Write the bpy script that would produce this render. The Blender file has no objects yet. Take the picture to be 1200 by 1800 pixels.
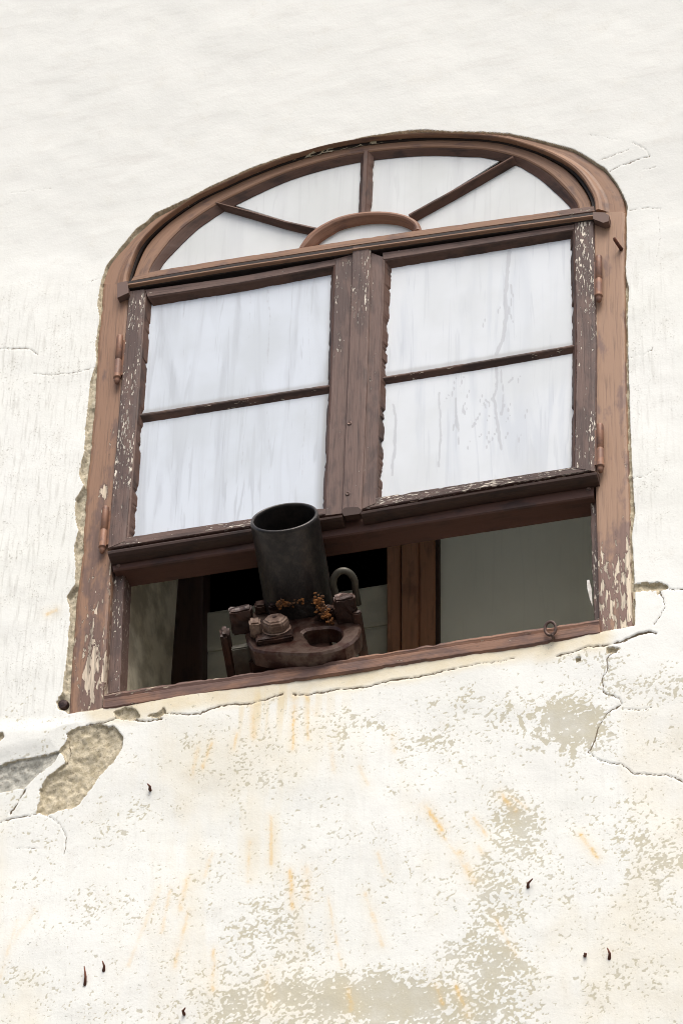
import bpy, bmesh, math, random
import numpy as np
from mathutils import Vector, Matrix, noise as mnoise

random.seed(5)
sc = bpy.context.scene
C = sc.collection

# ------------------------------------------------------------------ camera
F = 6000.0                                   # focal length in pixels of a 1200 x 1800 picture
PITCH, YAW, ROLL = math.radians(37.09), math.radians(17.27), math.radians(2.08)
CAM = np.array([1.81, -5.90, 1.60])
cy, sy, cp, sp = math.cos(YAW), math.sin(YAW), math.cos(PITCH), math.sin(PITCH)
fw = np.array([-sy * cp, cy * cp, sp])
r0 = np.array([cy, sy, 0.0])
u0 = np.cross(r0, fw)
R_ = math.cos(ROLL) * r0 + math.sin(ROLL) * u0
U_ = -math.sin(ROLL) * r0 + math.cos(ROLL) * u0
cd = bpy.data.cameras.new('camera')
cam = bpy.data.objects.new('camera', cd)
C.objects.link(cam)
cd.sensor_fit = 'HORIZONTAL'
cd.sensor_width = 24.0
cd.lens = 24.0 * F / 1200.0
cd.clip_start, cd.clip_end = 0.1, 500.0
m = Matrix.Identity(4)
for i in range(3):
    m[i][0], m[i][1], m[i][2], m[i][3] = R_[i], U_[i], -fw[i], CAM[i]
cam.matrix_world = m
sc.camera = cam

# ------------------------------------------------------------------ sky, sun, exposure
SUN_EL, SUN_AZ = math.radians(58), math.radians(158)     # azimuth measured clockwise from +Y
world = bpy.data.worlds.new('World')
sc.world = world
world.use_nodes = True
wn = world.node_tree
bg = wn.nodes['Background']
sky = wn.nodes.new('ShaderNodeTexSky')
sky.sky_type = 'NISHITA'
sky.sun_disc = False
sky.sun_elevation = SUN_EL
sky.sun_rotation = SUN_AZ
sky.air_density = 1.0
sky.dust_density = 5.0
sky.ozone_density = 1.0
wn.links.new(sky.outputs['Color'], bg.inputs['Color'])
bg.inputs['Strength'].default_value = 0.10
sd = bpy.data.lights.new('sun', 'SUN')
sd.energy = 1.5
sd.angle = math.radians(35)
sd.color = (1.0, 0.985, 0.94)
sun = bpy.data.objects.new('sun', sd)
C.objects.link(sun)
sdir = Vector((math.sin(SUN_AZ) * math.cos(SUN_EL), math.cos(SUN_AZ) * math.cos(SUN_EL), math.sin(SUN_EL)))
sun.rotation_euler = sdir.to_track_quat('Z', 'Y').to_euler()
sun.location = (0, -6, 14)
sc.view_settings.view_transform = 'Standard'
sc.view_settings.look = 'None'
sc.view_settings.gamma = 1.0
sc.view_settings.exposure = 0.80
sc.render.engine = 'CYCLES'
sc.cycles.max_bounces = 8
sc.cycles.filter_width = 1.0


# ------------------------------------------------------------------ surveying helpers
def P(u, v, y=0.0):
    """the point of the plane at depth y that is surveyed at (u, v) in the photograph"""
    d = fw + R_ * ((u - 600) / F) - U_ * ((v - 900) / F)
    return CAM + d * ((y - CAM[1]) / d[1])


def PP(pts, y=0.0):
    return np.array([P(u, v, y) for u, v in pts])


def proj(X, Y, Z):
    dx, dy, dz = X - CAM[0], Y - CAM[1], Z - CAM[2]
    w = dx * fw[0] + dy * fw[1] + dz * fw[2]
    return (600 + F * (dx * R_[0] + dy * R_[1] + dz * R_[2]) / w,
            900 - F * (dx * U_[0] + dy * U_[1] + dz * U_[2]) / w)


PXM = 0.00125                                # about the metres of one photo pixel at the wall


# ------------------------------------------------------------------ numpy noise
def vnoise(x, y, seed=0):
    rs = np.random.RandomState(seed)
    T = rs.rand(256, 256)
    xi, yi = np.floor(x).astype(int), np.floor(y).astype(int)
    fx, fy = x - xi, y - yi
    fx = fx * fx * fx * (fx * (fx * 6 - 15) + 10)
    fy = fy * fy * fy * (fy * (fy * 6 - 15) + 10)
    a, b, c, d = T[yi & 255, xi & 255], T[yi & 255, (xi + 1) & 255], T[(yi + 1) & 255, xi & 255], T[(yi + 1) & 255, (xi + 1) & 255]
    return (a * (1 - fx) + b * fx) * (1 - fy) + (c * (1 - fx) + d * fx) * fy


def fbm(x, y, seed=0, o=4):
    s, a, t = 0, 1.0, 0
    for k in range(o):
        s = s + a * vnoise(x * 2 ** k + 17.3 * k, y * 2 ** k + 9.1 * k, seed + k)
        t += a
        a *= .5
    return s / t


def sstep(a, b, x):
    t = np.clip((x - a) / (b - a), 0, 1)
    return t * t * (3 - 2 * t)


def dist_line(U, V, pts):
    d = np.full(U.shape, 1e9)
    for (ax, ay), (bx, by) in zip(pts[:-1], pts[1:]):
        ex, ey = bx - ax, by - ay
        l2 = ex * ex + ey * ey + 1e-9
        t = np.clip(((U - ax) * ex + (V - ay) * ey) / l2, 0, 1)
        d = np.minimum(d, (U - ax - t * ex) ** 2 + (V - ay - t * ey) ** 2)
    return np.sqrt(d)


def inside(U, V, poly):
    r = np.zeros(U.shape, bool)
    n = len(poly)
    for i in range(n):
        (ax, ay), (bx, by) = poly[i], poly[(i + 1) % n]
        if ay == by:
            continue
        c = ((ay > V) != (by > V)) & (U < (bx - ax) * (V - ay) / (by - ay) + ax)
        r ^= c
    return r


def sdpoly(U, V, poly):
    d = dist_line(U, V, list(poly) + [poly[0]])
    return np.where(inside(U, V, poly), -d, d)


def local(U, V, pts, pad, fn, default):
    """evaluate fn only near the points"""
    a = np.array(pts, float)
    mk = (U > a[:, 0].min() - pad) & (U < a[:, 0].max() + pad) & (V > a[:, 1].min() - pad) & (V < a[:, 1].max() + pad)
    out = np.full(U.shape, default, float)
    if mk.any():
        out[mk] = fn(U[mk], V[mk], pts)
    return out


# ------------------------------------------------------------------ object helpers
ORG = {}


def thing(name, label, cat, loc, group=None, parentless=True):
    o = bpy.data.objects.new(name, None)
    C.objects.link(o)
    o.location = loc
    o.empty_display_size = 0.1
    o['label'] = label
    o['category'] = cat
    o['kind'] = 'thing'
    if group:
        o['group'] = group
    ORG[o.name] = Vector(loc)
    return o


def mesh_obj(name, verts, faces, mat, parent=None, label=None, smooth=False, uvs=None, attrs=None):
    off = ORG[parent.name] if parent else Vector((0, 0, 0))
    me = bpy.data.meshes.new(name)
    v = np.asarray(verts, float) - np.array(off)
    me.from_pydata(v.tolist(), [], [list(f) for f in faces])
    if uvs is not None:
        uv = me.uv_layers.new(name='UVMap')
        li = np.zeros(len(me.loops), int)
        me.loops.foreach_get('vertex_index', li)
        uv.data.foreach_set('uv', np.asarray(uvs, np.float32)[li].ravel())
    for k, a in (attrs or {}).items():
        at = me.attributes.new(k, 'FLOAT', 'POINT')
        at.data.foreach_set('value', np.asarray(a, np.float32))
    me.materials.append(mat)
    if smooth:
        me.polygons.foreach_set('use_smooth', np.ones(len(me.polygons), bool))
    o = bpy.data.objects.new(name, me)
    C.objects.link(o)
    if parent:
        o.parent = parent
        ORG[o.name] = off
    if label:
        o['label'] = label
    return o


def bm_obj(name, bm, mat, parent=None, label=None, smooth=False):
    off = ORG[parent.name] if parent else Vector((0, 0, 0))
    me = bpy.data.meshes.new(name)
    bmesh.ops.recalc_face_normals(bm, faces=bm.faces)
    bmesh.ops.translate(bm, verts=bm.verts, vec=-off)
    bm.to_mesh(me)
    bm.free()
    me.materials.append(mat)
    if smooth:
        me.polygons.foreach_set('use_smooth', np.ones(len(me.polygons), bool))
    o = bpy.data.objects.new(name, me)
    C.objects.link(o)
    if parent:
        o.parent = parent
        ORG[o.name] = off
    if label:
        o['label'] = label
    return o


def resample(p, n, keep=False):
    p = np.asarray(p, float)
    s = np.r_[0, np.cumsum(np.linalg.norm(np.diff(p, axis=0), axis=1))]
    q = np.linspace(0, s[-1], n)
    return np.stack([np.interp(q, s, p[:, k]) for k in range(p.shape[1])], -1)


def smooth_line(pts, n=80):
    """Catmull-Rom through surveyed points"""
    p = np.asarray(pts, float)
    p = np.vstack([2 * p[0] - p[1], p, 2 * p[-1] - p[-2]])
    out = []
    for i in range(1, len(p) - 2):
        for t in np.linspace(0, 1, 9)[:-1]:
            a, b, c, d = p[i - 1], p[i], p[i + 1], p[i + 2]
            out.append(.5 * ((2 * b) + (-a + c) * t + (2 * a - 5 * b + 4 * c - d) * t * t + (-a + 3 * b - 3 * c + d) * t ** 3))
    out.append(p[-2])
    return resample(out, n)


def sweep(name, A, B, y0, prof, mat, parent, step=0.006, wear=None, jit=0.0004, ragA=0.0, ragB=0.0, label=None, seed=1, rot=0.0):
    """a bar between two surveyed edge lines A and B lying in the plane y = y0.
    prof: closed cross-section, (fraction from A to B, offset in y from y0)"""
    a3, b3 = PP(A, y0), PP(B, y0)
    L = max(np.linalg.norm(np.diff(a3, axis=0), axis=1).sum(), np.linalg.norm(np.diff(b3, axis=0), axis=1).sum())
    n = max(2, int(L / step) + 1)
    a3, b3 = resample(a3, n), resample(b3, n)
    w = np.linalg.norm(b3 - a3, axis=1).mean()
    rng = np.random.RandomState(seed)
    sarr = np.linspace(0, L, n)
    k = len(prof)
    pf = np.array(prof, float)
    across = np.r_[0, np.cumsum(np.hypot(np.diff(pf[:, 0]) * w, np.diff(pf[:, 1])))]
    V, UV = [], []
    na = (fbm(sarr * 90, sarr * 0 + seed, seed, 3) - .5) * 2
    nb = (fbm(sarr * 80, sarr * 0 + seed + 3.3, seed + 5, 3) - .5) * 2
    chipA = ragA * np.maximum(0, fbm(sarr * 38, sarr * 0 + seed * 1.7, seed + 9, 3) - .53) * 5
    chipB = ragB * np.maximum(0, fbm(sarr * 38, sarr * 0 + seed * 2.9, seed + 13, 3) - .53) * 5
    for j in range(k):
        t, dy = pf[j]
        p = a3 + (b3 - a3) * t
        q = p.copy()
        q[:, 1] += dy
        dirn = (b3 - a3) / (np.linalg.norm(b3 - a3, axis=1)[:, None] + 1e-9)
        q += dirn * (jit * (na * (1 - t) + nb * t))[:, None]
        q += dirn * (chipA * max(0, 1 - t * 3) - chipB * max(0, t * 3 - 2))[:, None]
        q[:, 1] += jit * .6 * (fbm(sarr * 22, sarr * 0 + j * 1.3, seed + 20, 2) - .5)
        V.append(q)
        UV.append(np.stack([sarr + seed * .37, np.full(n, across[j] + seed * .11)], -1))
    V = np.array(V)
    UV = np.array(UV)
    idx = np.arange(k * n).reshape(k, n)
    faces = []
    for j in range(k):
        j2 = (j + 1) % k
        for i in range(n - 1):
            faces.append((idx[j, i], idx[j2, i], idx[j2, i + 1], idx[j, i + 1]))
    faces.append(tuple(idx[::-1, 0]))
    faces.append(tuple(idx[:, n - 1]))
    V = V.reshape(-1, 3)
    at = {}
    if wear is not None:
        uu, vv = proj(V[:, 0], V[:, 1], V[:, 2])
        at['wear'] = wear(uu, vv)
    o = mesh_obj(name, V, faces, mat, parent, label, False, UV.reshape(-1, 2), at)
    bm = bmesh.new()
    bm.from_mesh(o.data)
    bmesh.ops.recalc_face_normals(bm, faces=bm.faces)
    bm.to_mesh(o.data)
    bm.free()
    return o


def box_prof(front, back, b=0.12, bd=0.003, nf=3):
    """rectangular section with eased front edges; b in fractions of the width"""
    pr = [(0, back), (0, front + bd)]
    pr += [(b + (1 - 2 * b) * i / nf, front) for i in range(nf + 1)]
    pr += [(1, front + bd), (1, back)]
    return pr


# ------------------------------------------------------------------ materials
def new_mat(name):
    mt = bpy.data.materials.new(name)
    mt.use_nodes = True
    nt = mt.node_tree
    return mt, nt, nt.nodes['Principled BSDF']


class N:
    def __init__(s, nt):
        s.nt = nt

    def node(s, t, **kw):
        n = s.nt.nodes.new(t)
        for k, v in kw.items():
            setattr(n, k, v)
        return n

    def link(s, a, b):
        s.nt.links.new(a, b)

    def val(s, sock, v):
        if hasattr(v, 'is_linked') or isinstance(v, bpy.types.NodeSocket):
            s.link(v, sock)
        else:
            sock.default_value = v

    def attr(s, name):
        return s.node('ShaderNodeAttribute', attribute_name=name).outputs['Fac']

    def coord(s, kind='Object', scale=(1, 1, 1), rot=(0, 0, 0)):
        tc = s.node('ShaderNodeTexCoord')
        mp = s.node('ShaderNodeMapping')
        mp.inputs['Scale'].default_value = scale
        mp.inputs['Rotation'].default_value = rot
        s.link(tc.outputs[kind], mp.inputs['Vector'])
        return mp.outputs['Vector']

    def noise(s, vec, scale, detail=4, rough=.55, dist=0.0):
        n = s.node('ShaderNodeTexNoise')
        s.link(vec, n.inputs['Vector'])
        n.inputs['Scale'].default_value = scale
        n.inputs['Detail'].default_value = detail
        n.inputs['Roughness'].default_value = rough
        n.inputs['Distortion'].default_value = dist
        return n.outputs['Fac']

    def ramp(s, x, a, b, lo=0.0, hi=1.0):
        n = s.node('ShaderNodeMapRange', interpolation_type='SMOOTHSTEP')
        s.val(n.inputs['Value'], x)
        n.inputs['From Min'].default_value = a
        n.inputs['From Max'].default_value = b
        n.inputs['To Min'].default_value = lo
        n.inputs['To Max'].default_value = hi
        return n.outputs['Result']

    def math(s, op, a, b=0.0):
        n = s.node('ShaderNodeMath', operation=op)
        s.val(n.inputs[0], a)
        s.val(n.inputs[1], b)
        return n.outputs[0]

    def mix(s, f, a, b, mode='MIX'):
        n = s.node('ShaderNodeMix', data_type='RGBA', blend_type=mode)
        s.val(n.inputs[0], f)
        for sock, v in ((n.inputs[6], a), (n.inputs[7], b)):
            if isinstance(v, tuple):
                sock.default_value = (*v, 1)
            else:
                s.link(v, sock)
        return n.outputs[2]

    def bump(s, h, strength, dist, normal=None):
        n = s.node('ShaderNodeBump')
        n.inputs['Strength'].default_value = strength
        n.inputs['Distance'].default_value = dist
        s.link(h, n.inputs['Height'])
        if normal is not None:
            s.link(normal, n.inputs['Normal'])
        return n.outputs['Normal']


def plaster_material():
    mt, nt, b = new_mat('limewashed_plaster')
    k = N(nt)
    o = k.coord('Object')
    lay = k.coord('Object', (1.0, 1, 6.0), (0, math.radians(4), 0))
    ver = k.coord('Object', (9.0, 1, 0.8))
    big = k.noise(o, 2.2, 5, .6)
    mid = k.noise(o, 14, 5, .62)
    fin = k.noise(o, 120, 4, .6)
    spk = k.noise(o, 260, 2, .5)
    str_ = k.noise(lay, 5.0, 6, .62, .3)
    vst = k.noise(ver, 14.0, 5, .6, .2)
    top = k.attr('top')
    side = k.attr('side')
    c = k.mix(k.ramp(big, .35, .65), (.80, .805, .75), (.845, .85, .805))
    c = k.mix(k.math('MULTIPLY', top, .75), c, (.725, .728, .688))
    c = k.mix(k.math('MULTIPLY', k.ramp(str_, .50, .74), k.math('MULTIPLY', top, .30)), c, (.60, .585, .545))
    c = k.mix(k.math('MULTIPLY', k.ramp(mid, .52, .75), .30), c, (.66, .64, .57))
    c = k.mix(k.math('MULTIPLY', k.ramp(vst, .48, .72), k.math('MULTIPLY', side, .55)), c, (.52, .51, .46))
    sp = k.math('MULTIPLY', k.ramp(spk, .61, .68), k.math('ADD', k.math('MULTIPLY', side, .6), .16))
    sp = k.math('MULTIPLY', sp, k.ramp(mid, .42, .62))
    c = k.mix(sp, c, (.33, .31, .26))
    # yellow and rusty stains
    tn = k.math('MULTIPLY', k.attr('tan'), k.ramp(mid, .2, .7, .55, 1.0))
    c = k.mix(tn, c, (.70, .57, .32))
    # limewash worn off to the grey-beige coat
    ls = k.attr('loss')
    tiny = k.noise(o, 300, 3, .6)
    lsm = k.ramp(k.math('ADD', ls, k.math('MULTIPLY', k.math('SUBTRACT', tiny, .5), .30)), -.02, .05)
    lsm = k.math('MULTIPLY', lsm, k.ramp(mid, .30, .62, .55, 1.0))
    lc = k.mix(k.ramp(mid, .35, .65), (.42, .385, .275), (.54, .505, .385))
    fk = k.math('MULTIPLY', k.ramp(k.noise(k.coord('Object', (1.0, 1, 1.5), (0, math.radians(25), 0)), 95, 3, .5, .4), .655, .68), k.ramp(mid, .40, .60))
    fk = k.math('MULTIPLY', fk, k.ramp(ls, -.29, -.2))
    c = k.mix(k.math('MULTIPLY', fk, .75), c, (.40, .40, .34))
    c = k.mix(k.math('MULTIPLY', lsm, .92), c, lc)
    ru = k.math('MULTIPLY', k.attr('rust'), k.ramp(fin, .25, .65, .55, 1.25))
    c = k.mix(ru, c, (.74, .48, .13))
    # bare mortar
    mo = k.attr('mortar')
    mm = k.ramp(mo, .35, .65)
    sand = k.noise(o, 70, 6, .7)
    mcol = k.mix(k.ramp(sand, .35, .68), (.40, .345, .235), (.62, .55, .41))
    mcol = k.mix(k.attr('grey'), mcol, k.mix(k.ramp(sand, .35, .68), (.30, .30, .27), (.54, .53, .47)))
    mcol = k.mix(k.math('MULTIPLY', k.ramp(spk, .58, .68), .6), mcol, (.17, .14, .10))
    c = k.mix(mm, c, mcol)
    cr = k.attr('crack')
    c = k.mix(k.ramp(cr, .25, .8), c, (.15, .115, .075))
    k.link(c, b.inputs['Base Color'])
    b.inputs['Roughness'].default_value = .92
    b.inputs['Specular IOR Level'].default_value = .2
    h = k.math('ADD', k.math('ADD', k.math('MULTIPLY', fin, .55), k.math('MULTIPLY', spk, .25)), k.math('MULTIPLY', mid, .7))
    h = k.math('ADD', h, k.math('MULTIPLY', str_, .15))
    h = k.math('SUBTRACT', h, k.math('MULTIPLY', lsm, .05))
    h = k.math('ADD', h, k.math('MULTIPLY', k.math('MULTIPLY', sand, mm), 2.4))
    k.link(k.bump(h, .38, .0022), b.inputs['Normal'])
    return mt


def wood_material(name, paint, old, bare, flake_thr=.70, grain_amt=.5, old_amt=.5, flake_scale=(45, 190), bumpd=.0012, rough=.55):
    mt, nt, b = new_mat(name)
    k = N(nt)
    uv = k.coord('UV')
    g1 = k.noise(k.coord('UV', (7, 150, 1)), 1.0, 5, .6, .6)
    g2 = k.noise(k.coord('UV', (16, 420, 1)), 1.0, 3, .5, .3)
    big = k.noise(k.coord('UV', (9, 22, 1)), 1.0, 4, .6)
    fl = k.noise(k.coord('UV', (flake_scale[0], flake_scale[1], 1)), 1.0, 3, .55, .4)
    cl = k.noise(k.coord('UV', (6, 26, 1)), 1.0, 3, .6, .3)
    wear = k.attr('wear')
    grn = k.math('ADD', k.math('MULTIPLY', g1, .65), k.math('MULTIPLY', g2, .35))
    c = k.mix(k.ramp(k.math('ADD', big, k.math('MULTIPLY', wear, .25)), .62 - .25 * old_amt, .75 - .2 * old_amt), paint, old)
    c = k.mix(k.math('MULTIPLY', k.ramp(grn, .48, .66), grain_amt), c, tuple(x * .45 for x in old))
    c = k.mix(k.math('MULTIPLY', k.ramp(g2, .55, .75), grain_amt * .35), c, tuple(min(1, x * 1.9) for x in paint))
    f = k.math('ADD', k.math('MULTIPLY', fl, .62), k.math('MULTIPLY', cl, .38))
    f = k.math('ADD', f, k.math('MULTIPLY', wear, .22))
    fm = k.ramp(f, flake_thr, flake_thr + .02)
    bc = k.mix(k.ramp(g1, .40, .62), bare, tuple(x * .45 for x in bare))
    edge = k.ramp(f, flake_thr - .03, flake_thr)
    c = k.mix(k.math('MULTIPLY', edge, .55), c, tuple(x * .5 for x in old))
    c = k.mix(fm, c, bc)
    ge = k.node('ShaderNodeNewGeometry')
    pt = k.math('ADD', ge.outputs['Pointiness'], k.math('MULTIPLY', k.math('SUBTRACT', g1, .5), .10))
    c = k.mix(k.math('MULTIPLY', k.ramp(pt, .54, .64), .45), c, tuple(min(1, x * 1.9 + .02) for x in paint))  # paler edges: worn paint together with painted-in edge highlights
    k.link(c, b.inputs['Base Color'])
    b.inputs['Roughness'].default_value = rough
    b.inputs['Specular IOR Level'].default_value = .3
    h = k.math('SUBTRACT', k.math('MULTIPLY', grn, -1.0 * grain_amt - .15), k.math('MULTIPLY', fm, .9))
    k.link(k.bump(h, .8, bumpd), b.inputs['Normal'])
    return mt


def pane_material(name, base, streak, amt, rough=.12, through=.28):
    mt, nt, b = new_mat(name)
    k = N(nt)
    s1 = k.noise(k.coord('UV', (17, 1.5, 1)), 1.0, 4, .55, .9)
    s2 = k.noise(k.coord('UV', (60, 3.0, 1)), 1.0, 3, .5, 1.2)
    cloud_refl = k.noise(k.coord('UV', (5, 4, 1)), 1.0, 4, .55)
    fin = k.noise(k.coord('UV', (90, 60, 1)), 1.0, 3, .6)
    c = k.mix(k.math('MULTIPLY', k.ramp(s1, .46, .66), amt), base, streak)
    c = k.mix(k.math('MULTIPLY', k.ramp(s2, .58, .66), amt * .55), c, tuple(x * .86 for x in streak))
    c = k.mix(k.math('MULTIPLY', k.ramp(cloud_refl, .40, .68), amt * .9), c, tuple(x * f for x, f in zip(base, (.86, .86, .84))))  # broad blotches stand in for cloud reflections, painted into the colour
    c = k.mix(k.math('MULTIPLY', k.ramp(fin, .68, .76), .12), c, (.45, .45, .44))
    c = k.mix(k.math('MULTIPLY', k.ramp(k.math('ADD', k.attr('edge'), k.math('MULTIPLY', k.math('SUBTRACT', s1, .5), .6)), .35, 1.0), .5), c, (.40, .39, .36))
    dr = k.ramp(k.math('ADD', k.attr('drip'), k.math('MULTIPLY', k.math('SUBTRACT', fin, .5), .5)), .4, .6)
    c = k.mix(k.math('MULTIPLY', dr, .55), c, (.52, .53, .56))
    k.link(c, b.inputs['Base Color'])
    b.inputs['Roughness'].default_value = .55
    b.inputs['Specular IOR Level'].default_value = .35
    b.inputs['Coat Weight'].default_value = .9
    b.inputs['Coat Roughness'].default_value = rough
    if through:
        tr = k.node('ShaderNodeBsdfTranslucent')
        tr.inputs['Color'].default_value = (.80, .84, .86, 1)
        ms = k.node('ShaderNodeMixShader')
        ms.inputs[0].default_value = through
        k.link(b.outputs[0], ms.inputs[1])
        k.link(tr.outputs[0], ms.inputs[2])
        k.link(ms.outputs[0], nt.nodes['Material Output'].inputs['Surface'])
    return mt


def simple(name, col, col2=None, rough=.7, metal=0.0, scale=20, bump=.0, bscale=60, lo=.4, hi=.62, spec=.4):
    mt, nt, b = new_mat(name)
    k = N(nt)
    o = k.coord('Object')
    n1 = k.noise(o, scale, 5, .6)
    c = k.mix(k.ramp(n1, lo, hi), col, col2 or tuple(x * .75 for x in col))
    k.link(c, b.inputs['Base Color'])
    b.inputs['Roughness'].default_value = rough
    b.inputs['Metallic'].default_value = metal
    b.inputs['Specular IOR Level'].default_value = spec
    if bump:
        k.link(k.bump(k.noise(o, bscale, 5, .65), .8, bump), b.inputs['Normal'])
    return mt


M_plaster = plaster_material()
M_frame = wood_material('brown_frame_paint', (.285, .165, .104), (.170, .105, .082), (.66, .55, .42), .69, .5, .36, (30, 120))
M_faded = wood_material('faded_frame_paint', (.345, .215, .142), (.215, .135, .108), (.70, .60, .46), .69, .45, .34, (30, 120))
M_sash = wood_material('weathered_sash_paint', (.150, .096, .078), (.096, .063, .054), (.80, .72, .60), .66, .75, .5, (55, 230), .0018)
M_dark = wood_material('dark_rail_paint', (.050, .027, .020), (.028, .017, .014), (.42, .32, .24), .72, .45, .5)
M_shade = wood_material('shade_black_wood', (.022, .014, .011), (.014, .010, .008), (.2, .14, .1), .80, .4, .5)  # near-black colour that paints shade into the transom and arch recesses
M_sill = wood_material('cracked_sill_paint', (.245, .132, .085), (.145, .085, .068), (.62, .50, .37), .70, .6, .5, (30, 150), .002)
M_lintel = wood_material('red_brown_lintel', (.085, .040, .029), (.048, .026, .021), (.30, .22, .16), .78, .5, .5)
M_bead = wood_material('glazing_bead_paint', (.105, .058, .042), (.050, .031, .025), (.55, .45, .34), .67, .5, .6)
M_plank = wood_material('inner_plank_wood', (.38, .19, .11), (.25, .125, .075), (.30, .2, .12), .82, .5, .4)
M_putty = simple('white_putty', (.72, .70, .66), (.50, .47, .42), .8, 0, 60, .0008)
M_paneL = pane_material('whitewashed_glass_left', (.85, .91, .98), (.61, .65, .70), .9, .05, .32)
M_paneR = pane_material('whitewash_cloud_glare_right', (.93, .97, 1.0), (.74, .79, .85), .7, .05, .32)  # brighter base paints a bright cloud's reflection over the whitewash
M_paneF = pane_material('whitewashed_glass_fanlight', (.86, .885, .875), (.75, .77, .77), .7, .08, .32)
M_grey = pane_material('dusty_grey_glass', (.84, .85, .74), (.79, .80, .70), .35, .25, 0)
M_board = simple('beige_board', (.50, .49, .40), (.42, .41, .34), .85, 0, 12, .0006)
M_reveal = simple('reveal_plaster', (.88, .82, .66), (.50, .45, .34), .95, 0, 9, .003, 30, .38, .6)
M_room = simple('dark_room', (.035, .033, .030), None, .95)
M_iron = simple('black_iron', (.032, .029, .028), (.050, .043, .039), .30, .55, 45, .0009, 160, .42, .62)
M_rust = simple('rusty_iron', (.046, .018, .012), (.092, .060, .046), .34, .4, 34, .0014, 90, .40, .62)
M_rustd = simple('dark_rusty_iron', (.026, .013, .010), (.060, .029, .020), .40, .35, 30, .0014, 90)
M_boltm = simple('worn_bolt_iron', (.22, .15, .11), (.12, .07, .048), .6, .25, 40, .0008, 90)
M_crust = simple('orange_rust_crust', (.30, .12, .035), (.10, .05, .026), .95, 0, 60, .002, 120)
M_ringm = simple('green_grey_iron', (.085, .08, .062), (.055, .046, .036), .5, .35, 30, .0007, 90)
M_hinge = simple('painted_hinge', (.25, .125, .075), (.16, .085, .06), .5, .1, 40, .0005, 120)
M_nail = simple('rusty_nail_iron', (.16, .055, .03), (.09, .035, .022), .8, .1, 80)
M_screw = simple('dull_screw', (.16, .10, .08), (.09, .06, .05), .5, .4, 80)
M_stone = simple('beige_stone', (.62, .53, .38), (.52, .44, .31), .9, 0, 18, .001, 80)
M_ground = simple('paving', (.17, .165, .155), (.13, .127, .12), .9, 0, 3, .004, 30)

# ------------------------------------------------------------------ ground
gx = 60
me = mesh_obj('ground', [(-gx, -gx, 0), (gx, -gx, 0), (gx, gx, 0), (-gx, gx, 0)], [(0, 1, 2, 3)], M_ground)
me['kind'] = 'structure'

# ------------------------------------------------------------------ survey of the window (photo pixels)
frameL = [(180, 498), (178, 536), (171, 600), (167, 687), (156, 812), (150, 858), (144, 971), (133, 1058), (125, 1167), (120, 1258)]
archO = [(180, 498), (192, 466), (217, 437), (241, 412), (273, 384), (315, 361), (372, 328), (437, 299), (500, 276), (595, 252), (652, 243),
         (715, 234), (770, 231), (817, 231), (880, 234), (915, 241), (955, 251), (1008, 266), (1036, 282), (1064, 301), (1085, 327), (1097, 351), (1100, 372)]
frameR = [(1100, 372), (1099, 433), (1099, 487), (1100, 657), (1105, 820), (1108, 940), (1110, 1030), (1114, 1101)]
archI = [(225, 500), (228, 480), (245, 435), (273, 402), (308, 374), (350, 347), (395, 326), (440, 305), (500, 282), (563, 262), (627, 249),
         (690, 242), (753, 238.5), (817, 240), (850, 242), (893, 248.5), (947, 265), (987, 284), (1013, 303), (1032, 327), (1044, 351), (1047, 372)]
rimI = [(261, 482), (273, 447), (290, 421), (315, 396), (350, 370), (390, 349), (437, 328), (500, 301), (563, 281), (627, 268),
        (690, 259.5), (753, 256), (817, 257), (850, 260), (893, 271), (920, 281), (947, 296), (973, 318), (995, 340), (1006, 353), (1008, 366)]
rimG = [(274, 476), (280, 463), (294, 445), (336, 403), (362, 383), (395, 362), (440, 339), (500, 312), (563, 292), (627, 278),
        (690, 270), (753, 266), (817, 268), (850, 270), (901, 282), (925, 294), (947, 308), (973, 331), (990, 347), (1000, 358), (1003, 367)]
plast = [(120, 1258), (104, 1246), (100, 1233), (109, 1217), (115, 1167), (118, 1130), (122, 1083), (121, 1067), (116, 1050), (131, 1029), (132, 990), (129, 962), (137, 933),
         (131, 912), (131, 879), (146, 854), (137, 833), (147, 792), (148, 750), (154, 700), (156, 671), (167, 637), (166, 600), (173, 554), (169, 537), (175, 494),
         (185, 463), (210, 431), (238, 398), (255, 388), (271, 372), (311, 354), (330, 345), (372, 323), (437, 294), (500, 271), (582, 250), (642, 236), (715, 226), (753, 224),
         (794, 227), (840, 227), (893, 230), (955, 244), (1008, 259), (1032, 272), (1067, 295), (1088, 322), (1100, 345), (1107, 364), (1104, 385),
         (1105, 433), (1102, 481), (1107, 513), (1104, 567), (1106, 657), (1109, 760), (1113, 850), (1117, 900), (1111, 940), (1114, 980), (1116, 1020), (1118, 1060), (1117, 1102),
         (1052, 1115), (967, 1129), (800, 1153), (689, 1170), (544, 1193), (460, 1205), (400, 1214), (300, 1229), (181, 1248)]
hole = frameL[1:] + [(181, 1246), (460, 1204), (800, 1152), (1052, 1113)] + frameR[::-1] + archO[::-1]

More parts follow.
